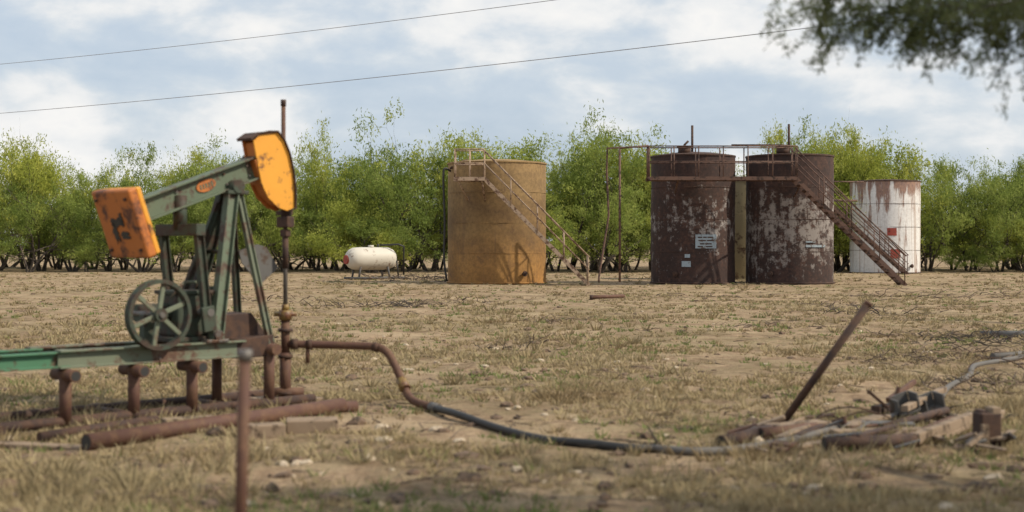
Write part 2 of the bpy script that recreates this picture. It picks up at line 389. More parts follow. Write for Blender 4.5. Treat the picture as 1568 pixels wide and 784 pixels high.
def decal(name,c,R,a0,a1,z0,z1,mat,g,out=.02,thick=.012):
    n=8;V=[];Fc=[]
    for i in range(n+1):
        a=a0+(a1-a0)*i/n
        for z in (z0,z1):
            for o in (out,out+thick): V.append(on_tank(c,R,a,z,o))
    for i in range(n):
        b=i*4;q=b+4
        Fc+=[(b+1,q+1,q+3,b+3),(b,b+2,q+2,q),(b,q,q+1,b+1),(b+2,b+3,q+3,q+2)]
    Fc+=[(0,1,3,2),(n*4,n*4+2,n*4+3,n*4+1)]
    return mesh(name,V,Fc,mat,g)
decal('sign_plate',c2,1.855,-94,-65,1.55,2.15,m_sign,t2,.02)
for k,(a0,a1,z0) in enumerate([(-91,-85,2.0),(-84,-79,2.0),(-78,-70,2.0),(-90,-80,1.86),(-79,-69,1.86),(-88,-82,1.72),(-81,-72,1.72),(-91,-84,1.6),(-80,-71,1.6)]):
    decal('sign_lettering',c2,1.855,a0,a1,z0,z0+.055,m_darkrust,t2,.034,.003)
decal('label_strip',c2,1.855,-112,-100,.75,1.0,m_sign,t2,.02);decal('label_strip_low',c2,1.855,-108,-101,1.15,1.3,m_sign,t2,.02)
decal('label_strip',c3,1.915,-80,-50,1.6,1.70,m_sign,t3,.02);decal('label_strip_b',c3,1.915,-80,-66,1.8,1.86,m_sign,t3,.02)
decal('warning_sign',c4,2.07,-101,-86,2.25,2.7,m_red,t4,.02)
decal('red_sign',c4,2.07,-96,-80,.9,1.45,m_red,t4,.02)
for g,c,R,an in((t1,c1,2.19,-58),(t2,c2,1.855,-120),(t3,c3,1.915,-125),(t4,c4,2.07,-60)):
    p=on_tank(c,R,an,.45,-.02);q=on_tank(c,R,an,.45,.22);tube('drain_valve',[p,q],.06,m_darkrust,g,12);tube('valve_flange',[on_tank(c,R,an,.45,.12),on_tank(c,R,an,.45,.16)],.12,m_darkrust,g,12)
tube('vent_pipe',[P(690,262,62.5),P(681,258,62.3),P(679,275,62.3),P(681,340,62.3),P(680,395,62.3),P(684,430,62.3)],.05,m_black,t1,8,4)
tube('roof_vent',[P(690,258,62.5),P(700,250,63),P(716,245,63.3)],.05,m_darkrust,t1,8,3)
tube('vent_stack',[P(1060,245,62.8),P(1060,192,62.8)],.055,m_darkrust,t2,10)
tube('vent_elbow',[P(1048,238,62.8),P(1048,222,62.8),P(1054,216,62.8)],.05,m_darkrust,t2,8)
tube('vent_stack',[P(1208,245,62.2),P(1208,190,62.2)],.055,m_darkrust,t3,10)
tube('roof_pipe',[P(1036,236,62.8),P(1085,239,62.8),P(1092,250,61.6)],.07,m_darkrust,t2,8)
# ------------------------------------------------------------ stairs
def stair(g,top,bot,width,n,mat,rail=1.15):
    V=[];Fc=[]
    top=Vector(top);bot=Vector(bot)
    def addb(p,q,w,h,side=Y):
        v,f=bar(p,q,w,h,side,len(V));V.extend(v);Fc.extend(f)
    for s in(-width/2,width/2):
        o=Vector((0,s,0));addb(top+o,bot+o,.05,.16)
    mesh('stringers',V,Fc,mat,g);V=[];Fc=[]
    for i in range(n):
        p=top.lerp(bot,(i+.5)/n);v,f=obox_geo(p+Vector((0,0,.02)),X,Y,Z,(.22,width-.06,.03),len(V));V+=v;Fc+=f
    mesh('treads',V,Fc,mat,g)
    L=[]
    for s in(-width/2-.03,width/2+.03):
        o=Vector((0,s,0))
        L.append(([top+o+Z*rail,bot+o+Z*rail],.026));L.append(([top+o+Z*rail*.55,bot+o+Z*rail*.55],.02))
        for i in range(5):
            p=top.lerp(bot,min(.985,i/4+.01))+o;L.append(([p,p+Z*rail],.024))
    multi_tube('handrails',L,mat,g,8)
def platform(g,x0,x1,y0,y1,z,mat,posts,rail=1.2,sides=('f','b','l')):
    V,Fc=obox_geo(((x0+x1)/2,(y0+y1)/2,z),X,Y,Z,(x1-x0,y1-y0,.05))
    mesh('deck',V,Fc,mat,g)
    V=[];Fc=[]
    for y in(y0,y1):
        v,f=obox_geo(((x0+x1)/2,y-.03 if y==y0 else y+.03,z-.06),X,Y,Z,(x1-x0+.1,.05,.15),len(V));V+=v;Fc+=f
    mesh('deck_frame',V,Fc,mat,g)
    L=[]
    for s in sides:
        if s=='l':
            for h in(rail,rail*.5):L.append(([(x0,y0,z+h),(x0,y1,z+h)],.026))
        if s in'fb':
            y=y0 if s=='f' else y1
            for h in(rail,rail*.5):L.append(([(x0,y,z+h),(x1,y,z+h)],.026))
            for i in range(posts+1):
                x=x0+(x1-x0)*i/posts;L.append(([(x,y,z-.08),(x,y,z+rail)],.026))
    multi_tube('guard_rails',L,mat,g,8)
def xat(u,d):return (u-784)/F*d
s1=Grp('tank_stairway',(xat(820,60.4),60.4,0))
yA=60.6;zA=4.55
platform(s1,xat(697,yA),xat(742,yA),60.1,61.2,zA,m_stair,2)
stair(s1,(xat(740,60.3),60.55,zA),(xat(903,60.1),60.55,-.02),.85,20,m_stair,1.2)
multi_tube('brackets',[([(xat(702,yA),60.15,zA-.1),(xat(716,yA),61.6,zA-.95)],.035),([(xat(738,yA),60.15,zA-.1),(xat(742,yA),61.5,zA-.95)],.035),([(xat(716,yA),61.2,zA-.05),(xat(716,yA),62.2,zA-.05)],.035)],m_stair,s1)
s2=Grp('tank_catwalk',(xat(1200,60.3),60.3,0))
yB=60.1;zB=4.55
platform(s2,xat(993,yB),xat(1218,yB),59.7,60.75,zB,m_stairdark,6,1.3,('f','b','l'))
stair(s2,(xat(1214,60.1),60.15,zB),(xat(1384,60.1),60.15,-.02),.85,20,m_stairdark,1.25)
L=[([P(993,224,60),P(930,227,60),P(929,262,60),P(932,330,60),P(917,425,60.1),P(917,432,60)],.045),
   ([P(949,228,60.6),P(949,432,60.6)],.05),([P(949,300,60.6),P(952,300,60.2)],.03),
   ([P(993,223,60.7),P(949,227,60.6)],.04),([P(1215,224,60.2),P(1195,222,60.6),P(1120,222,60.7)],.035),
   ([(xat(993,60),60,zB),(xat(993,60),60,zB+1.3)],.05),([(xat(1040,60),60.3,zB-.05),(xat(1040,60),61.5,zB-.6)],.04),([(xat(1230,60),60.3,zB-.2),(xat(1225,60),61.6,zB-.9)],.04)]
multi_tube('support_pipes',L,m_stairdark,s2,10)
s3=Grp('white_tank_stairway',(xat(1310,82),82.6,0))
stair(s3,(xat(1262,82.6),82.6,4.3),(xat(1388,82.6),82.6,0),.8,18,m_stairdark,1.1)
multi_tube('landing_legs',[([(xat(1262,82.6),82.2,0),(xat(1262,82.6),82.2,5.4)],.05),([(xat(1262,82.6),83,0),(xat(1262,82.6),83,5.4)],.05),([(xat(1262,82.6),83,5.4),(xat(1320,84),83.6,5.4)],.04),([(xat(1262,82.6),83,4.3),(xat(1310,84),83.6,4.3)],.06)],m_stairdark,s3,8)
# ------------------------------------------------------------ gas tank
d=70.;g=Grp('horizontal_gas_tank',(xat(572,d),d,0))
cx=Vector((xat(568,d),d,1.7-(396-HV)/F*d));ax=Vector((math.cos(.6),math.sin(.6),0))
prof=[(-1.30,.0),(-1.29,.16),(-1.22,.33),(-1.1,.46),(-.92,.54),(-.6,.56),(.6,.56),(.92,.54),(1.1,.46),(1.22,.33),(1.29,.16),(1.30,0.0)]
prof=[(a*1.05,b+.001) for a,b in prof]
V,Fc=tubegeo([cx+ax*a for a,b in prof],[b for a,b in prof],28);mesh('tank_shell',V,Fc,m_white,g,True)
tube('end_marking',[cx-ax*1.2-Z*.04,cx-ax*1.42-Z*.04],.22,m_red,g,16)
tube('fill_dome',[cx+Z*.54,cx+Z*.66],.14,m_white,g,16)
L=[]
for s in(-.75,.75):
    for o in(-.35,.35):
        q=cx+ax*s+ax.cross(Z)*o;L.append(([q-Z*.38,Vector((q.x+ax.x*.12*(1 if s>0 else -1),q.y,.05))],.05))
for o in(-.35,.35):L.append(([Vector((0,0,.08))+Vector((cx.x,cx.y,0))-ax*1.3+ax.cross(Z)*o,Vector((cx.x,cx.y,.08))+ax*1.7+ax.cross(Z)*o],.05))
multi_tube('legs_and_skid',L,m_grayplate,g,8)
nn=ax.cross(Z)*.62
multi_tube('end_piping',[([cx+ax*.5+Z*.66+nn*0,cx+ax*1.2+Z*.7+nn,cx+ax*1.5+Z*.6+nn,cx+ax*1.5-Z*.8+nn],.045),([cx+ax*1.1-Z*.1+nn,cx+ax*1.2-Z*.9+nn],.04),([cx+ax*.4+Z*.56,cx+ax*.4+Z*.72],.05)],m_black,g,8)
# ------------------------------------------------------------ pumpjack
th=math.radians(45);E=Vector((math.cos(th),math.sin(th),0));N=Vector((-math.sin(th),math.cos(th),0))
dQ=15.4;Q=Vector((xat(437,dQ),dQ,0))
def T(u,o=0):
    q=Q+N*o;k=(u-784)/F;return (k*q.y-q.x)/(E.x-k*E.y)
def PJ(u,v,o=0):
    q=Q+N*o+E*T(u,o);return Vector((q.x,q.y,CH-(v-HV)/F*q.y))
def Lc(t,o,z):
    q=Q+E*t+N*o;return Vector((q.x,q.y,z))
pj=Grp('pumpjack',(Q.x+E.x*-1.2,Q.y+E.y*-1.2,0))
RT=.72;RH=.17
tL=T(88,-.3);tR=T(372,-.3)
ibeam('base_rail_near',Lc(tL,-.3,RT-RH/2),Lc(tR,-.3,RT-RH/2),N,.13,RH,m_greengray,pj)
ibeam('base_rail_far',Lc(tL,.3,RT-RH/2),Lc(tR,.3,RT-RH/2),N,.13,RH,m_greengray,pj)
ibeam('tail_rail_near',Lc(-5.2,-.27,RT-RH/2-.005),Lc(tL+.12,-.27,RT-RH/2-.005),N,.11,RH-.02,m_green2,pj)
ibeam('tail_rail_far',Lc(-5.2,.27,RT-RH/2-.005),Lc(tL+.12,.27,RT-RH/2-.005),N,.11,RH-.02,m_green2,pj)
for t in(-5.1,-3.6,-2.5,-1.7,-1.0,-.62):
    obox('cross_member',Lc(t,0,RT-RH/2),E,N,Z,(.09,.5,.11),m_greengray,pj)
for u in(100,205,294):
    t=T(u,-.3);o=-.3
    tube('support_post',[Lc(t,o,.03),Lc(t,o,RT-RH-.06)],.058,m_rustpipe,pj,16)
    tube('post_cap_pipe',[Lc(t,o-.2,RT-RH-.062),Lc(t,o+.2,RT-RH-.062)],.058,m_rustpipe,pj,18)
    tube('cap_bore_shade',[Lc(t,o-.203,RT-RH-.062),Lc(t,o-.199,RT-RH-.062)],.045,m_black,pj,18)  # black disc on the closed end paints the shade inside the pipe
t=T(332,.3);tube('support_post_far',[Lc(t,.3,.03),Lc(t,.3,RT-RH)],.055,m_rustpipe,pj,16)
t=T(412,-.28);tube('support_post_front',[Lc(t,-.28,.03),Lc(t,-.28,RT-.1)],.058,m_rustpipe,pj,16)
tube('front_cap',[Lc(t,-.42,RT-.11),Lc(t,.1,RT-.11)],.06,m_rustpipe,pj,16)
for o in(-.3,.45):
    tube('skid_pipe',[Lc(-5,o,.05),Lc(.15,o,.05)],.05,m_darkrust,pj,12)
for t_ in(-3.4,-2.0,-.9):
    tube('skid_cross_pipe',[Lc(t_,-.45,.045),Lc(t_,.6,.045)],.04,m_darkrust,pj,12)
apex=PJ(355,296,-.05)
tA=T(355,0);zap=apex.z
tf=T(330,-.3);tfr=T(417,-.3)
for o in(-.3,.3):
    s=-1 if o<0 else 1
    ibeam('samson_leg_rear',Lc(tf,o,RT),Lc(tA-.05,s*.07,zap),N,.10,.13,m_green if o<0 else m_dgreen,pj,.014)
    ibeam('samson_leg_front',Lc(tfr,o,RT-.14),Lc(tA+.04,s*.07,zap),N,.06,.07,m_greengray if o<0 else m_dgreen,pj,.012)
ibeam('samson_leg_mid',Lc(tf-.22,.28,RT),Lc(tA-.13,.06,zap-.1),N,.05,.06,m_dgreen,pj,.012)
obox('samson_cap',Lc(tA,0,zap+.01),E,N,Z,(.26,.26,.04),m_dgreen,pj)
for k,z in((.35,1.25),(.6,1.72)):
    a0=Lc(tf,-.3,RT).lerp(Lc(tA-.05,-.07,zap),k);b0=Lc(tf,.3,RT).lerp(Lc(tA-.05,.07,zap),k)
    tube('samson_brace',[a0,b0],.022,m_dgreen,pj,8)
obox('foot_plate',Lc(tf-.02,-.3,RT+.01),E,N,Z,(.26,.16,.03),m_steel,pj)
tube('foot_pin',[Lc(tf,-.38,RT+.07),Lc(tf,-.22,RT+.07)],.05,m_steel,pj,12)
tube('saddle_bearing',[Lc(tA,-.14,zap+.07),Lc(tA,.14,zap+.07)],.07,m_dgreen,pj,16)
b0=PJ(226,318,0);b1=PJ(396,254,0)
bd=(b1-b0).normalized();wup=bd.cross(N);wup=wup if wup.z>0 else -wup
bs=b0-bd*.12
ibeam('walking_beam',bs,b1,N,.17,.24,m_green,pj,.02)
for k in(-.35,.25,.55):
    for zz_ in(-.06,.05):
        p=(b0+b1)/2+bd*k+wup*zz_;tube('beam_bolt',[p-N*.03,p+N*.0],.012,m_steel,pj,6)
bc=PJ(315,284,-.012)
V=[bc+bd*(.12*math.cos(a))+wup*(.062*math.sin(a)) for a in [2*math.pi*i/24 for i in range(24)]]
prism('maker_badge',V,-N*.012,m_orange2,pj,0)
for k in range(5):
    obox('badge_mark',bc+bd*(-.07+.035*k)-N*.0145,bd,N,wup,(.016,.004,.05),m_green,pj,0)
wc=PJ(189,342,0)
obox('counterweight_block',wc,bd,N,wup,(.10,.72,.70),m_orange2,pj,.022)
obox('counterweight_backplate',wc+bd*.079,bd,N,wup,(.054,.69,.68),m_orange,pj,.012)  # brighter orange puts the sunlit edge strip into the colour
fc=wc-bd*(.05+.004)
rr=random.Random(3)
def blotch(cc,sx,sy,nm):
    pts=[]
    for i in range(22):
        a=2*math.pi*i/22;r=rr.uniform(.55,1.25);pts.append(cc+N*(sx*r*math.cos(a))+wup*(sy*r*math.sin(a)))
    prism(nm,pts,-bd*.004,m_black,pj,0)
blotch(fc+N*.03+wup*.03,.13,.05,'black_paint_mark');blotch(fc+N*.10-wup*.08,.05,.11,'black_paint_mark_b');blotch(fc-N*.06-wup*.11,.09,.04,'black_paint_mark_c');blotch(fc-N*.08+wup*.06,.035,.07,'black_paint_mark_d')
for s in(-1,1):
    for q in(-1,1):
        p=fc+N*.28*s+wup*.26*q;tube('plate_bolt',[p+bd*.03,p-bd*.02],.016,m_darkrust,pj,8)
for s in (-.12,.12):
    tube('plate_rod',[wc+N*s-wup*.2+bd*.05,wc+N*s-wup*.2+bd*.22],.02,m_darkrust,pj,8)
hp=[(388,214),(396,205),(410,202),(424,202),(434,215),(442,235),(448,262),(451,290),(451,318),(440,323),(426,318),(411,303),(401,282),(395,252)]
o1=-.11
pts=[PJ(u,v,o1) for u,v in hp]
prism('horsehead_side_plate',pts,N*.02,m_orange,pj,.004)
prism('horsehead_far_plate',[p+N*.2 for p in pts],N*.02,m_orange2,pj,.004)  # far plate and core use the orange with shade in its colour
inner=[p+N*.02 for p in pts];cen=sum(inner,Vector())/len(inner)
prism('horsehead_core',[cen+(p-cen)*.9 for p in inner],N*.18,m_orange2,pj,.01)
rim=[cen+(p-cen)*1.015-N*.024 for p in pts]
tube('horsehead_edge_weld',rim[0:10],.009,m_darkrust,pj,6)
fr=[pts[i]+N*-.01 for i in(3,4,5,6,7,8)]
n=len(fr);V=[];Fc=[]
for p in fr:
    for w in(0,.24):
        V.append(p+N*w+E*.004);V.append(p+N*w+E*.022)
for i in range(n-1):
    b=i*4;q=b+4;Fc+=[(b+1,b+3,q+3,q+1),(b,q,q+2,b+2),(b,b+1,q+1,q),(b+2,q+2,q+3,b+3)]
Fc+=[(0,2,3,1),((n-1)*4,(n-1)*4+1,(n-1)*4+3,(n-1)*4+2)]
mesh('horsehead_face_track',V,Fc,m_darkrust,pj)
prism('horsehead_top_plate',[PJ(384,211,-.13),PJ(397,202,-.13),PJ(426,200,-.13),PJ(427,203,-.13),PJ(398,206,-.13),PJ(386,215,-.13)],N*.27,m_darkrust,pj,.003)
bcn=PJ(394,262,0);obox('horsehead_hinge',bcn,bd,N,wup,(.12,.2,.28),m_orange2,pj,.01)
prism('head_latch',[PJ(396,232,-.0),PJ(384,240,-.0),PJ(386,262,-.0),PJ(397,268,0)],N*.18,m_darkrust,pj)
hb=PJ(449,316,0)
for o in(-.05,.05):
    tube('bridle_cable',[Lc(T(449,0)-.02,o,hb.z+.25),Lc(.02,o,CH-(335-HV)/F*dQ)],.012,m_steel,pj,8)
zc=CH-(340-HV)/F*dQ
obox('carrier_bar',Lc(0,0,zc),E,N,Z,(.10,.2,.12),m_darkrust,pj,.012)
obox('carrier_bar_low',Lc(0,0,zc-.12),E,N,Z,(.07,.11,.08),m_darkrust,pj,.012)
tube('rod_clamp',[Lc(0,0,zc+.06),Lc(0,0,zc+.17)],.05,m_darkrust,pj,12)
zs=CH-(476-HV)/F*dQ
tube('polished_rod',[Lc(0,0,zc),Lc(0,0,zs)],.024,m_steel,pj,10)
tube('rod_liner',[Lc(0,0,zc-.15),Lc(0,0,zc-.5)],.034,m_darkrust,pj,10)
xr=T(434,.16);tube('upper_rod',[Lc(xr,.16,zc+.1),Lc(xr,.16,3.28)],.024,m_rustpipe,pj,10)
tube('rod_coupling',[Lc(xr,.16,3.22),Lc(xr,.16,3.29)],.03,m_darkrust,pj,10)
obox('rod_arm',Lc(xr/2,.08,zc+.1),E,N,Z,(.06,.24,.05),m_darkrust,pj)
zE=CH-(352-HV)/F*14.4; tE=T(303,-.33)
obox('equalizer_bar',Lc(tE,0,zE),E,N,Z,(.11,.78,.12),m_dgreen,pj)
pb=b0+bd*((Lc(tE,0,0)-Vector((b0.x,b0.y,0))).dot(E)/bd.dot(E))
tube('tail_bearing',[Lc(tE,0,zE),pb],.07,m_dgreen,pj,12)
zP=CH-(498-HV)/F*14.5
for o in(-.33,.33):
    ibeam('pitman_arm',Lc(tE,o,zE+.04),Lc(T(318,-.33),o,zP),N,.07,.09,m_dgreen,pj,.014)
tg=T(300,-.2)
obox('gearbox',Lc(tg,0,RT+.27),E,N,Z,(.42,.40,.44),m_dgreen,pj,.03)
obox('gearbox_lid',Lc(tg,0,RT+.50),E,N,Z,(.46,.44,.04),m_dgreen,pj,.01)
obox('gearbox_base',Lc(tg,0,RT+.03),E,N,Z,(.6,.5,.05),m_dgreen,pj,.01)
tube('crank_shaft',[Lc(tg+.05,-.4,RT+.3),Lc(tg+.05,.4,RT+.3)],.04,m_steel,pj,12)
for o in(-.37,.37):
    v,f=bar(Lc(tg+.02,o,RT+.36),Lc(T(318,-.33),o,zP-.05),.05,.15,N);mesh('crank_arm',v,f,m_dgreen,pj,bevel=.01)
wcn=PJ(243,482,-.42);R=.345
seg=48;V=[];Fc=[]
prf=[(R-.04,-.045),(R,-.045),(R-.012,-.015),(R-.012,.015),(R,.045),(R-.04,.045)]
for j in range(seg):
    a=2*math.pi*j/seg;dd=E*math.cos(a)+Z*math.sin(a)
    for r,o in prf:V.append(wcn+dd*r+N*o)
m_=len(prf)
for j in range(seg):
    q=(j+1)%seg
    for k in range(m_):
        l=(k+1)%m_;Fc.append((j*m_+k,j*m_+l,q*m_+l,q*m_+k))
mesh('sheave_rim',V,Fc,m_dgreen,pj)
V=[];Fc=[]
for k in range(6):
    a=2*math.pi*k/6+.35;dd=E*math.cos(a)+Z*math.sin(a);v,f=bar(wcn+dd*.05,wcn+dd*(R-.03),.03,.045,N,len(V));V+=v;Fc+=f
mesh('sheave_spokes',V,Fc,m_greengray,pj,bevel=.006)
tube('sheave_hub',[wcn-N*.06,wcn+N*.06],.065,m_dgreen,pj,20)
tube('sheave_shaft',[wcn-N*.08,Lc((wcn-Q).dot(E),.15,wcn.z)],.028,m_steel,pj,12)
tube('sheave_shaft_gear',[Lc((wcn-Q).dot(E),.0,wcn.z),Lc(tg,.0,wcn.z)],.09,m_dgreen,pj,12)
tube('brake_lever',[PJ(262,455,-.2),PJ(282,432,-.2),PJ(300,432,-.2)],.015,m_greengray,pj,8)
obox('bearing_pedestal',Lc((wcn-Q).dot(E),-.22,(RT+wcn.z)/2),E,N,Z,(.14,.1,wcn.z-RT),m_dgreen,pj,.01)
tube('drain_plug_hook',[PJ(245,560,-.36),PJ(245,545,-.36)],.01,m_steel,pj,6)
bx=[(338,482),(386,479),(411,516),(411,533),(350,536),(338,520)]
prism('drive_guard',[PJ(u,v,-.14) for u,v in bx],N*.36,m_darkrust,pj,.01)
prism('rail_end_bracket',[PJ(362,520,-.31),PJ(420,512,-.31),PJ(424,545,-.31),PJ(362,549,-.31)],N*.5,m_darkrust,pj,.01)
prism('loose_sheet_metal',[PJ(394,374,.1),PJ(408,378,.1),PJ(426,410,.1),PJ(398,436,.1),PJ(370,402,.1),PJ(366,384,.1)],N*.012,m_grayplate,pj,0)
wh=Grp('wellhead',(Q.x,Q.y,0))
def zz(v):return CH-(v-HV)/F*dQ
tube('casing',[(Q.x,Q.y,0),(Q.x,Q.y,zz(540))],.062,m_rustpipe,wh,16)
tube('tubing',[(Q.x,Q.y,zz(545)),(Q.x,Q.y,zz(488))],.048,m_rustpipe,wh,16)
tube('stuffing_box',[(Q.x,Q.y,zz(490)),(Q.x,Q.y,zz(475))],.07,m_brass,wh,16)
tube('stuffing_box_cap',[(Q.x,Q.y,zz(475)),(Q.x,Q.y,zz(466))],.04,m_brass,wh,16)
for v in(613,604,548,508):tube('flange',[(Q.x,Q.y,zz(v)),(Q.x,Q.y,zz(v-5))],.10 if v>600 else .08,m_darkrust,wh,18)
tube('side_valve',[(Q.x-.12,Q.y,zz(481)),(Q.x+.12,Q.y,zz(481))],.026,m_brass,wh,10)
tube('side_outlet',[(Q.x-.2,Q.y-.05,zz(600)),(Q.x+.2,Q.y+.0,zz(600))],.05,m_rustpipe,wh,12)
obox('cellar_slab',(Q.x,Q.y,.02),E,N,Z,(.6,.6,.06),m_wood,wh,.01)
fl=Grp('flow_line',(-1.5,15,0))
tube('steel_pipe',[P(440,527,15.4),P(500,528,15.4),P(560,530,15.35),P(580,532,15.3),P(594,541,15.2),P(606,562,15.1),P(619,592,15.0),P(626,607,14.9),P(640,617,14.75),P(668,625,14.5)],.042,m_rustpipe,fl,16,5)
tube('elbow_collar',[P(572,530.5,15.32),P(580,533,15.3)],.052,m_darkrust,fl,14)
tube('coupling',[P(614,582,15.05),P(621,596,14.96)],.058,m_brass,fl,14)
tube('union',[P(446,527,15.4),P(456,527,15.4)],.06,m_darkrust,fl,14)
tube('union_b',[P(470,527.5,15.4),P(478,527.5,15.4)],.054,m_darkrust,fl,14)
tube('drip_stub',[P(471,528,15.4),P(471,556,15.4)],.022,m_rustpipe,fl,10)
tube('hose_clamp',[P(660,623,14.55),P(672,626,14.45)],.052,m_steel,fl,14)
hz=[(668,630),(700,643),(760,660),(830,677),(900,689),(960,694),(1000,693)]
hz2=[(1000,693),(1060,697),(1120,693),(1200,681),(1270,667),(1340,651),(1400,632),(1437,612),(1452,592),(1484,574),(1492,560),(1528,553),(1600,540)]
def gp(l,r):return [G(u,v+2,r) for u,v in l]
a=gp(hz,.034);a[0]=P(666,625,14.5);a[1].z+=.03
tube('black_hose',a,.036,m_black,fl,14,6)
tube('gray_hose',gp(hz2,.036),.036,m_hosegray,fl,14,6)
lp=Grp('loose_pipe',G(330,655));pa=G(132,688,.072);pb_=G(524,634,.072)
tube('pipe_body',[pa,pb_],.072,m_rustpipe,lp,22)
tube('pipe_bore',[pa-(pb_-pa).normalized()*.002,pa+(pb_-pa).normalized()*.002],.06,m_black,lp,20)  # black disc painted as the dark hollow; the pipe end is closed
tube('second_pipe',[G(505,634,.05),G(545,631,.05)],.06,m_rustpipe,lp,14)
tube('back_pipe',[G(60,672,.05),G(240,650,.05)],.045,m_darkrust,lp,12)
wb=Grp('timber_blocks',G(440,660))
for u,v,w,h,l,a in((405,672,.34,.12,.22,.3),(478,664,.46,.13,.3,.15),(60,682,.9,.06,.16,-.3),(290,650,.5,.08,.2,.5)):
    p=G(u,v,h/2-.01);ex=Vector((math.cos(a),math.sin(a),0));obox('timber',p,ex,Z.cross(ex),Z,(w,l,h),m_wood,wb,.012)
fp=Grp('rusty_fence_post',(xat(369,7),7,0))
x7=xat(365,7);tp=P(375,537,7)
tube('post_shaft',[(x7,7,-.05),tp],.031,m_rustpipe,fp,16)
tube('post_collar',[tp-Z*.05,tp+Z*.005],.037,m_steel,fp,16)
# ------------------------------------------------------------ right debris
lpst=Grp('leaning_pipe_post',G(1190,655))
p0=G(1188,655,.0);p1=P(1331,463,p0.y-.2)
tube('pipe',[p0-Z*.05,p1],.037,m_darkrust,lpst,16)
tube('pipe_lip',[p1-(p1-p0).normalized()*.03,p1+(p1-p0).normalized()*.003],.042,m_rustpipe,lpst,16)
db=Grp('scrap_debris_pile',G(1320,680))
def gpipe(nm,u0,v0,u1,v1,r,mat,u_=0,w_=0):
    a=G(u0,v0,r+u_);b=G(u1,v1,r+w_);tube(nm,[a,b],r,mat,db,14);e=(b-a).normalized();tube(nm+'_bore',[a-e*.002,a+e*.002],r*.8,m_black,db,14)  # each stub gets a black end disc for the shade of its opening
gpipe('pipe_stub',1103,686,1180,670,.058,m_darkrust)
gpipe('pipe_stub_b',1262,692,1400,686,.058,m_darkrust)
gpipe('pipe_stub_c',1165,676,1250,668,.055,m_rustpipe)
gpipe('pipe_stub_d',1130,692,1215,686,.03,m_darkrust)
gpipe('pipe_stub_e',1350,668,1450,650,.035,m_darkrust,.03,.08)
def plank(u0,v0,u1,v1,w,h,mat,up=0,nm='plank',tilt=0):
    a=G(u0,v0,h/2+up);b=G(u1,v1,h/2+up+tilt);v,f=bar(a,b,w,h,Vector((0,1,0)));mesh(nm,v,f,mat,db,bevel=.008)
plank(1180,670,1262,664,.22,.05,m_wood,.06);plank(1275,674,1415,670,.16,.045,m_wood,.03);plank(1400,686,1490,662,.10,.09,m_wood,.02,tilt=.06)
plank(1320,662,1400,664,.2,.03,m_grayplate,.06);plank(1340,640,1440,622,.10,.07,m_darkrust,.05);plank(1385,655,1445,625,.07,.06,m_wood,.12,tilt=.05)
plank(1290,665,1350,655,.2,.04,m_wood,.02,tilt=.05);plank(1215,688,1290,680,.13,.03,m_wood,.01);plank(1440,676,1530,650,.12,.04,m_wood,.01,tilt=.08)
plank(1405,648,1470,650,.25,.04,m_wood,.03);plank(1360,640,1400,628,.05,.05,m_rustpipe,.15,tilt=.12);plank(1310,690,1370,676,.08,.03,m_darkrust,.09)
rd=random.Random(41)
for i in range(44):
    u=rd.uniform(1105,1550);v=rd.uniform(645,694);du=rd.uniform(12,60);dv=rd.uniform(-14,14)
    plank(u,v,u+du,v+dv,rd.uniform(.02,.11),rd.uniform(.015,.035),rd.choice([m_wood,m_wood,m_darkrust,m_grayplate,m_rustpipe]),rd.uniform(.01,.06),'scrap_piece',rd.uniform(0,.10))
ex=Vector((.9,.3,.3)).normalized();ey=Vector((-.35,.93,.1));ey=(ey-ex*ey.dot(ex)).normalized();ez=ex.cross(ey)
def bkt(c,s):
    V=[];Fc=[]
    for cc,ss in(((0,0,-s[2]/2),(s[0],s[1],.015)),((-s[0]/2,0,0),(.015,s[1]-.02,s[2])),((s[0]/2,0,0),(.015,s[1]-.02,s[2])),((0,s[1]/2,0),(s[0]-.02,.015,s[2]))):
        v,f=obox_geo(c+ex*cc[0]+ey*cc[1]+ez*cc[2],ex,ey,ez,ss,len(V));V+=v;Fc+=f
    mesh('metal_bracket_box',V,Fc,m_grayplate,db)
bkt(G(1385,648,.17),(.22,.16,.16));bkt(G(1425,642,.16),(.2,.18,.14))
obox('angle_iron',G(1370,646,.2),Vector((.3,0,.95)).normalized(),Y,Vector((.95,0,-.3)).normalized(),(.26,.05,.03),m_rustpipe,db)
obox('angle_iron_b',G(1352,640,.14),Vector((.75,0,-.65)).normalized(),Y,Vector((.65,0,.75)).normalized(),(.4,.04,.03),m_darkrust,db)
for k,(u,v,w) in enumerate(((1300,655,.35),(1330,660,.28),(1275,660,.2),(1530,575,.4))):
    c=G(u,v);pts=[c+Vector((w*math.cos(a),.1*k*math.sin(a),max(.01,.55*w*math.sin(a)))) for a in [math.pi*i/10 for i in range(11)]]
    tube('wire_loop',pts,.007,m_darkrust,db,6)
sb=Grp('wooden_stump_post',G(1511,688))
c=G(1511,688,.14);q1=Vector((.97,.24,0));q2=Vector((-.24,.97,0))
obox('post_block',c,q1,q2,Z,(.19,.15,.30),m_darkrust,sb,.015)
obox('post_board',c+Vector((-.05,-.1,-.05)),q1,q2,Z,(.06,.04,.22),m_wood,sb,.006)
obox('post_splinter',c+Vector((0.05,0,.16)),q1,q2,Z,(.08,.12,.07),m_wood,sb,.01)
obox('post_splinter_b',c+Vector((-.045,.01,.15)),q1,q2,Z,(.06,.11,.04),m_darkrust,sb,.01)
mp=Grp('discarded_pipe',G(930,458));tube('pipe',[G(905,460,.08),G(955,458,.08)],.06,m_rustpipe,mp,12);tube('pipe_collar',[G(903,460,.08),G(908,460,.08)],.075,m_darkrust,mp,12)
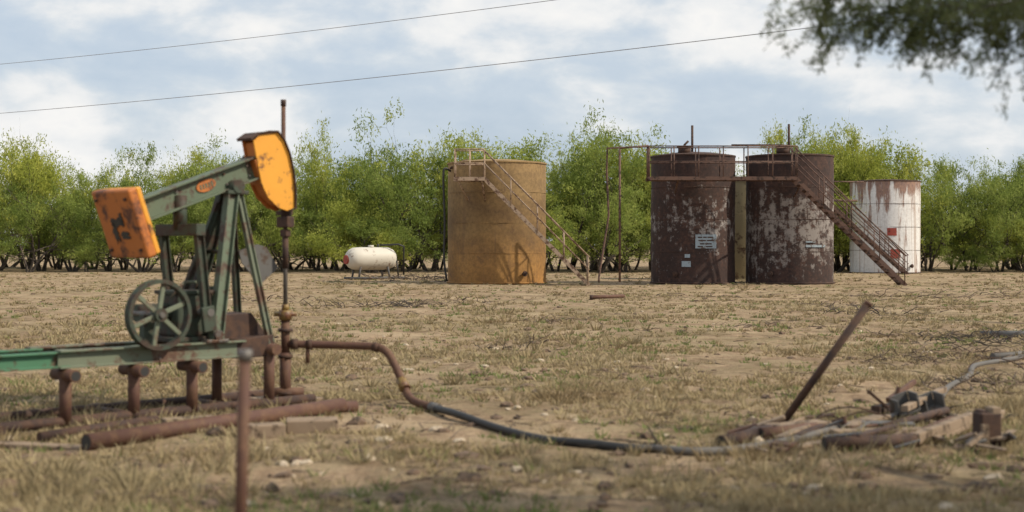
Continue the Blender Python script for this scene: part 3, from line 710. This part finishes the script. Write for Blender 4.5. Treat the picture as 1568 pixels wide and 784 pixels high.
rs=Grp('rolled_sheet',G(1535,512));tube('roll',[G(1500,514,.06),G(1600,516,.06)],.07,m_grayplate,rs,12);tube('roll_b',[G(1520,550,.05),G(1600,541,.05)],.05,m_hosegray,rs,12)
# ------------------------------------------------------------ power lines
def wirep(a,b,sag,n=60):
    return [Vector(a).lerp(Vector(b),i/n)-Z*(sag*4*(i/n)*(1-i/n)) for i in range(n+1)]
dl,dr=70.,30.
def solve(pl,pm,pr):
    a=P(*pl,dl);b=P(*pr,dr);best=None
    for sag in np.linspace(0,4,81):
        pts=wirep(a,b,sag);e=min(abs((HV-(p.z-CH)/p.y*F)-pm[1]) if abs((p.x/p.y*F+784)-pm[0])<30 else 1e9 for p in pts)
        if best is None or e<best[0]:best=(e,sag)
    return wirep(a,b,best[1]),a,b
pw=Grp('power_line',(0,45,0))
w1,a1,b1_=solve((-400,128),(410,53),(1900,-150))
w2,a2,b2_=solve((-400,200),(610,113),(1900,-40))
tube('cable_upper',w1,.009,m_wirem,pw,6);tube('cable_lower',w2,.010,m_wirem,pw,6)
for (a,b,nm) in((a1,a2,'utility_pole'),(b1_,b2_,'utility_pole')):
    gpole=Grp(nm,(a.x,a.y,0));tube('pole_shaft',[(a.x,a.y+.15,-.2),(a.x,a.y+.15,a.z+.4)],[.15,.10],m_pole,gpole,14)
    for q in(a,b):tube('insulator',[(q.x,q.y+.12,q.z),(q.x,q.y-.02,q.z)],.05,m_steel,gpole,10)
# ------------------------------------------------------------ trees
def leaves(cent,per,sig,lmin,lmax,wr,seed,droop=.3,size=None):
    r=np.random.RandomState(seed);C=np.repeat(np.array(cent),per,0);n=len(C)
    ofs=r.randn(n,3)*np.array(sig)
    if size is not None: ofs*=np.repeat(size,per)[:,None]
    C=C+ofs
    d=r.randn(n,3);d[:,2]-=droop;d/=np.linalg.norm(d,axis=1)[:,None]
    s=np.cross(d,r.randn(n,3));s/=np.linalg.norm(s,axis=1)[:,None]
    L=r.uniform(lmin,lmax,n)[:,None];W=L*wr
    V=np.stack([C-d*L/2,C+s*W/2,C+d*L/2,C-s*W/2],1).reshape(-1,3)
    return V,np.arange(n*4).reshape(-1,4)
def skeleton(seed,H,spread):
    r=random.Random(seed);tubes=[];tips=[]
    def grow(p,d,l,rad,lev):
        pts=[p];rs=[rad];q=p.copy();dd=d.copy();n=4
        for i in range(n):
            dd=(dd+Vector((r.gauss(0,.18),r.gauss(0,.18),r.gauss(.03,.12)))).normalized()
            q=q+dd*(l/n);pts.append(q.copy());rs.append(rad*(1-.55*(i+1)/n))
        tubes.append((pts,rs))
        if lev>=3: tips.append(pts[2])
        if lev>=4: tips.append(pts[-1]);return
        k=r.choice([2,2,3]) if lev else 3
        for _ in range(k):
            nd=(dd+Vector((r.gauss(0,.55),r.gauss(0,.55),r.gauss(.06,.35)))).normalized()
            grow(pts[-1] if r.random()<.7 else pts[3],nd,l*r.uniform(.58,.95),rs[-1]*.9,lev+1)
        if lev==1 or lev==2:
            nd=(dd+Vector((r.gauss(0,.9),r.gauss(0,.9),-.2))).normalized();grow(pts[2],nd,l*.6,rs[2]*.6,max(lev+1,3))
        if lev==0:
            nd=Vector((r.gauss(0,1),r.gauss(0,1),.1)).normalized();grow(pts[r.choice([2,3])],nd,l*.75,rs[2]*.5,3)
    ns=r.choice([2,3,3,4])
    for i in range(ns):
        a=6.28*i/ns+r.random();grow(Vector((.15*math.cos(a),.15*math.sin(a),-.1)),Vector((math.cos(a)*spread,math.sin(a)*spread,1)).normalized(),H*.28,.14*H/7,0)
    return tubes,tips
protos=[]
for k in range(7):
    tubes,tips=skeleton(100+k,7,.6+.05*(k%3))
    mx=max(t.z for t in tips);s=6.7/mx
    V=[];Fc=[]
    for pts,rs in tubes:
        v,f=tubegeo([p*s for p in pts],rs,5,False,len(V));V+=v;Fc+=f
    mb=bpy.data.meshes.new('trunk_mesh');mb.from_pydata(V,[],Fc);mb.materials.append(m_bark);mb.update()
    T_=np.array([tuple(t*s) for t in tips]);T_=T_[T_[:,2]>1.1]
    rs_=np.random.RandomState(k)
    if len(T_)>190: T_=T_[rs_.choice(len(T_),190,False)]
    per=int(12500/len(T_))
    sz=rs_.uniform(.45,1.4,len(T_))
    Vl,Fl=leaves(T_,per,(.35,.35,.23),.12,.27,.30,k,.3,sz)
    Vl[:,2]=np.maximum(Vl[:,2],.15)
    ml=fastmesh('foliage_mesh',Vl,Fl,m_leaf,link=False)
    w=np.percentile(np.abs(T_[:,:2]),95)
    # height at which the crown reads as solid, used to scale the tree
    protos.append((mb,ml,w,np.percentile(T_[:,2],97)+.25))
row=Grp('mesquite_tree_row',(0,92,0))
prof=[(-260,235),(-150,230),(-60,228),(0,222),(55,220),(105,268),(160,262),(215,242),(270,236),(325,242),(385,260),(430,252),(480,238),(520,224),(565,244),(610,226),(655,208),(705,248),(760,242),(800,222),(845,199),(895,203),(940,224),(990,244),(1050,245),(1110,248),(1165,232),(1215,203),(1265,214),(1305,205),(1350,215),(1385,236),(1425,254),(1475,262),(1525,252),(1575,258),(1640,250),(1750,240),(1850,235)]
rt=random.Random(9)
def put(u,vtop,d,ws=1):
    mb,ml,w,ph=rt.choice(protos);H=CH+(HV-vtop)/F*d
    s=H/ph;sx=min(s*rt.uniform(.9,1.1)*ws,3.3/w);a=rt.random()*6.28
    x=xat(u,d)
    for nm,me in(('trunks',mb),('foliage',ml)):
        o=bpy.data.objects.new(nm,me);o.location=(x,d-92,0);o.rotation_euler=(0,0,a);o.scale=(sx,sx,s);sc.collection.objects.link(o);o.parent=row.o
for u,v in prof:
    put(u+rt.uniform(-12,12),v+rt.uniform(-6,4),rt.uniform(90,94),.9)
    put(u+28+rt.uniform(-12,12),v+rt.uniform(22,50),rt.uniform(96,100),1.05)
    if rt.random()<.6: put(u+rt.uniform(-30,30),v+rt.uniform(60,120),rt.uniform(87.5,89.5) if not 1290<u<1420 else 93,1.3)
    put(u+rt.uniform(-20,20),v+rt.uniform(75,105),rt.uniform(103,108),1.7)
# ------------------------------------------------------------ overhanging near tree
TR=Vector((7.6,7.0,-.1));nt_=Grp('overhanging_mesquite_tree',(7.6,7.0,0))
r=random.Random(77);tubes=[];cl=[]
def path(a,b,rad0,rad1,n=6,j=.12):
    a=Vector(a);b=Vector(b);pts=[]
    for i in range(n+1):
        t=i/n;p=a.lerp(b,t)+Vector((r.gauss(0,j),r.gauss(0,j),r.gauss(0,j)))*(0 if i in(0,n) else 1)*((b-a).length/4)
        pts.append(p)
    pts=catmull(pts,3);m=len(pts);tubes.append((pts,[rad0+(rad1-rad0)*i/(m-1) for i in range(m)]));return pts
FK=Vector((7.2,7.0,2.3))
tr=path(TR,FK,.2,.15)
limbs=[]
for tgt in[(4.6,5.2,5.2),(5.0,7.6,4.8),(9.6,8.5,5.4),(10,5.0,5.2),(7.2,4.2,5.8),(7.0,7.0,6.3),(4.2,6.6,4.4),(5.4,9.6,4.8),(7.6,10.5,5.0),(4.8,8.6,4.0),(3.8,8.0,5.4),(5.6,9.0,3.6)]:
    limbs.append(path(FK,tgt,.11,.03))
for L_ in limbs:
    for k in range(9):
        s=L_[r.randint(len(L_)//3,len(L_)-1)];e=s+Vector((r.gauss(0,.9),r.gauss(0,.9),r.gauss(.1,.5)))
        if e.x/max(e.y,.5)<.43 and (e.z-CH)/max(e.y,.5)<.24: e.x=.43*e.y+.3
        q=path(s,e,.025,.008,4)
        for p in q[2::2]:cl.append(p)
bn=Vector((4.8,8.6,4.0))
sprays=[]
def spr(pts,rad0,hang):
    q=catmull([Vector(p) for p in pts],5);m=len(q);tubes.append((q,[rad0*(1-.8*i/(m-1)) for i in range(m)]))
    for i in range(2,m):
        for _ in range(hang):
            sprays.append(q[i].lerp(q[i-1],r.random())+Vector((r.gauss(0,.11),r.gauss(0,.14),r.gauss(0,.07))))
D=8.8
spr([bn,P(1720,-60,8.6),P(1568,-8,D),P(1440,-12,D),P(1330,-14,9),P(1240,-6,9)],.03,6)
spr([P(1620,-30,8.6),P(1520,0,8.7),P(1440,18,8.8),P(1370,12,8.9),P(1290,14,9)],.014,6)
spr([P(1430,-5,D),P(1370,12,8.9),P(1320,30,8.9),P(1272,60,8.9)],.008,5)
spr([P(1700,-40,8.5),P(1610,10,8.6),P(1520,34,8.7),P(1450,44,8.8),P(1390,56,8.8)],.012,6)
spr([bn,P(1750,20,8.4),P(1640,45,8.6),P(1568,84,8.7),P(1508,122,8.8)],.010,1)
spr([P(1690,-10,8.6),P(1620,30,8.6),P(1570,55,8.7),P(1530,70,8.8)],.010,6)
spr([P(1300,-12,9),P(1262,5,9),P(1240,26,9)],.006,5)
spr([P(1720,-60,8.6),P(1600,-40,8.9),P(1500,-25,9.1),P(1400,-25,9.2)],.012,8)
spr([P(1620,-20,8.4),P(1540,5,8.4),P(1480,10,8.5),P(1420,5,8.6)],.010,6)
V=[];Fc=[]
for pts,rs in tubes:
    v,f=tubegeo(pts,rs,8,True,len(V));V+=v;Fc+=f
mesh('trunk_and_limbs',V,Fc,m_bark,nt_,False)
Vl,Fl=leaves([tuple(p) for p in cl],60,(.24,.24,.16),.05,.10,.30,5)
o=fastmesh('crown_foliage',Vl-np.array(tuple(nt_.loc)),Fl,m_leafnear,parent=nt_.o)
rs_=np.random.RandomState(8);C=[];tw=[]
for s in sprays:
    ln=rs_.uniform(.05,.30);d=np.array([rs_.randn()*.6-.15,rs_.randn()*.5,-1+.7*rs_.rand()]);d/=np.linalg.norm(d)
    e=np.array(tuple(s))+d*ln;tw.append(([s,Vector(e)],[.002,.001]))
    nl=int(ln/.007)
    for k in range(nl):
        C.append(np.array(tuple(s))+d*ln*k/nl+rs_.randn(3)*.016)
C=np.array(C);Vl,Fl=leaves(C,1,(.003,.003,.003),.03,.055,.24,9,.6)
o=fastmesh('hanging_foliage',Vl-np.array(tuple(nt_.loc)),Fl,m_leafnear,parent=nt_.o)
V=[];Fc=[]
for pts,rs in tw:
    v,f=tubegeo(pts,rs,3,False,len(V));V+=v;Fc+=f
mesh('leaf_stalks',V,Fc,m_bark,nt_)
# ------------------------------------------------------------ world + sun
el=math.radians(42);az=(.975,-.22);sd=Vector((az[0]*math.cos(el),az[1]*math.cos(el),math.sin(el)))
w=bpy.data.worlds.new('World');sc.world=w;w.use_nodes=True;nt=w.node_tree;nt.nodes.clear()
out=nt.nodes.new('ShaderNodeOutputWorld')
sky=nt.nodes.new('ShaderNodeTexSky');sky.sky_type='NISHITA';sky.sun_disc=False;sky.sun_elevation=el;sky.sun_rotation=math.atan2(az[0],az[1])
sky.dust_density=2.0;sky.air_density=1.0
bg1=nt.nodes.new('ShaderNodeBackground');bg1.inputs[1].default_value=.13;nt.links.new(sky.outputs[0],bg1.inputs[0])
tc=coord(nt,'Generated')
n1=noise(nt,tc,2.6,4,.5,(1,1,4.0),.2);n2=noise(nt,tc,10.5,6,.56,(1,1,2.0),.15)
cmb=mth(nt,'ADD',mth(nt,'MULTIPLY',n1,.52),mth(nt,'MULTIPLY',n2,.48))
msk=ramp(nt,cmb,[(.40,.76),(.49,.84),(.56,1.0)])
shade=ramp(nt,cmb,[(.38,(.54,.635,.76)),(.465,(.62,.70,.795)),(.505,(.71,.765,.82)),(.545,(.84,.855,.865)),(.60,(.94,.93,.91)),(.68,(.80,.82,.85))])
bg2=nt.nodes.new('ShaderNodeBackground');bg2.inputs[1].default_value=1.0;nt.links.new(shade,bg2.inputs[0])
mx=nt.nodes.new('ShaderNodeMixShader');nt.links.new(msk,mx.inputs[0]);nt.links.new(bg1.outputs[0],mx.inputs[1]);nt.links.new(bg2.outputs[0],mx.inputs[2]);nt.links.new(mx.outputs[0],out.inputs[0])
sl=bpy.data.lights.new('sun','SUN');sl.energy=4.4;sl.angle=math.radians(.6);sl.color=(1,.89,.72)
so=bpy.data.objects.new('sun',sl);so.rotation_euler=sd.to_track_quat('Z','Y').to_euler();so.location=(20,-20,30);sc.collection.objects.link(so)
# ------------------------------------------------------------ camera
cam=bpy.data.cameras.new('camera');co=bpy.data.objects.new('camera',cam);sc.collection.objects.link(co)
co.location=(0,0,CH);co.rotation_euler=(math.radians(90),0,0);cam.sensor_width=36;cam.lens=F/1568*36;cam.shift_y=-17/1568
cam.clip_end=6000;cam.dof.use_dof=True;cam.dof.focus_distance=45;cam.dof.aperture_fstop=1.4
sc.camera=co
sc.view_settings.view_transform='Standard';sc.view_settings.look='None';sc.view_settings.exposure=0
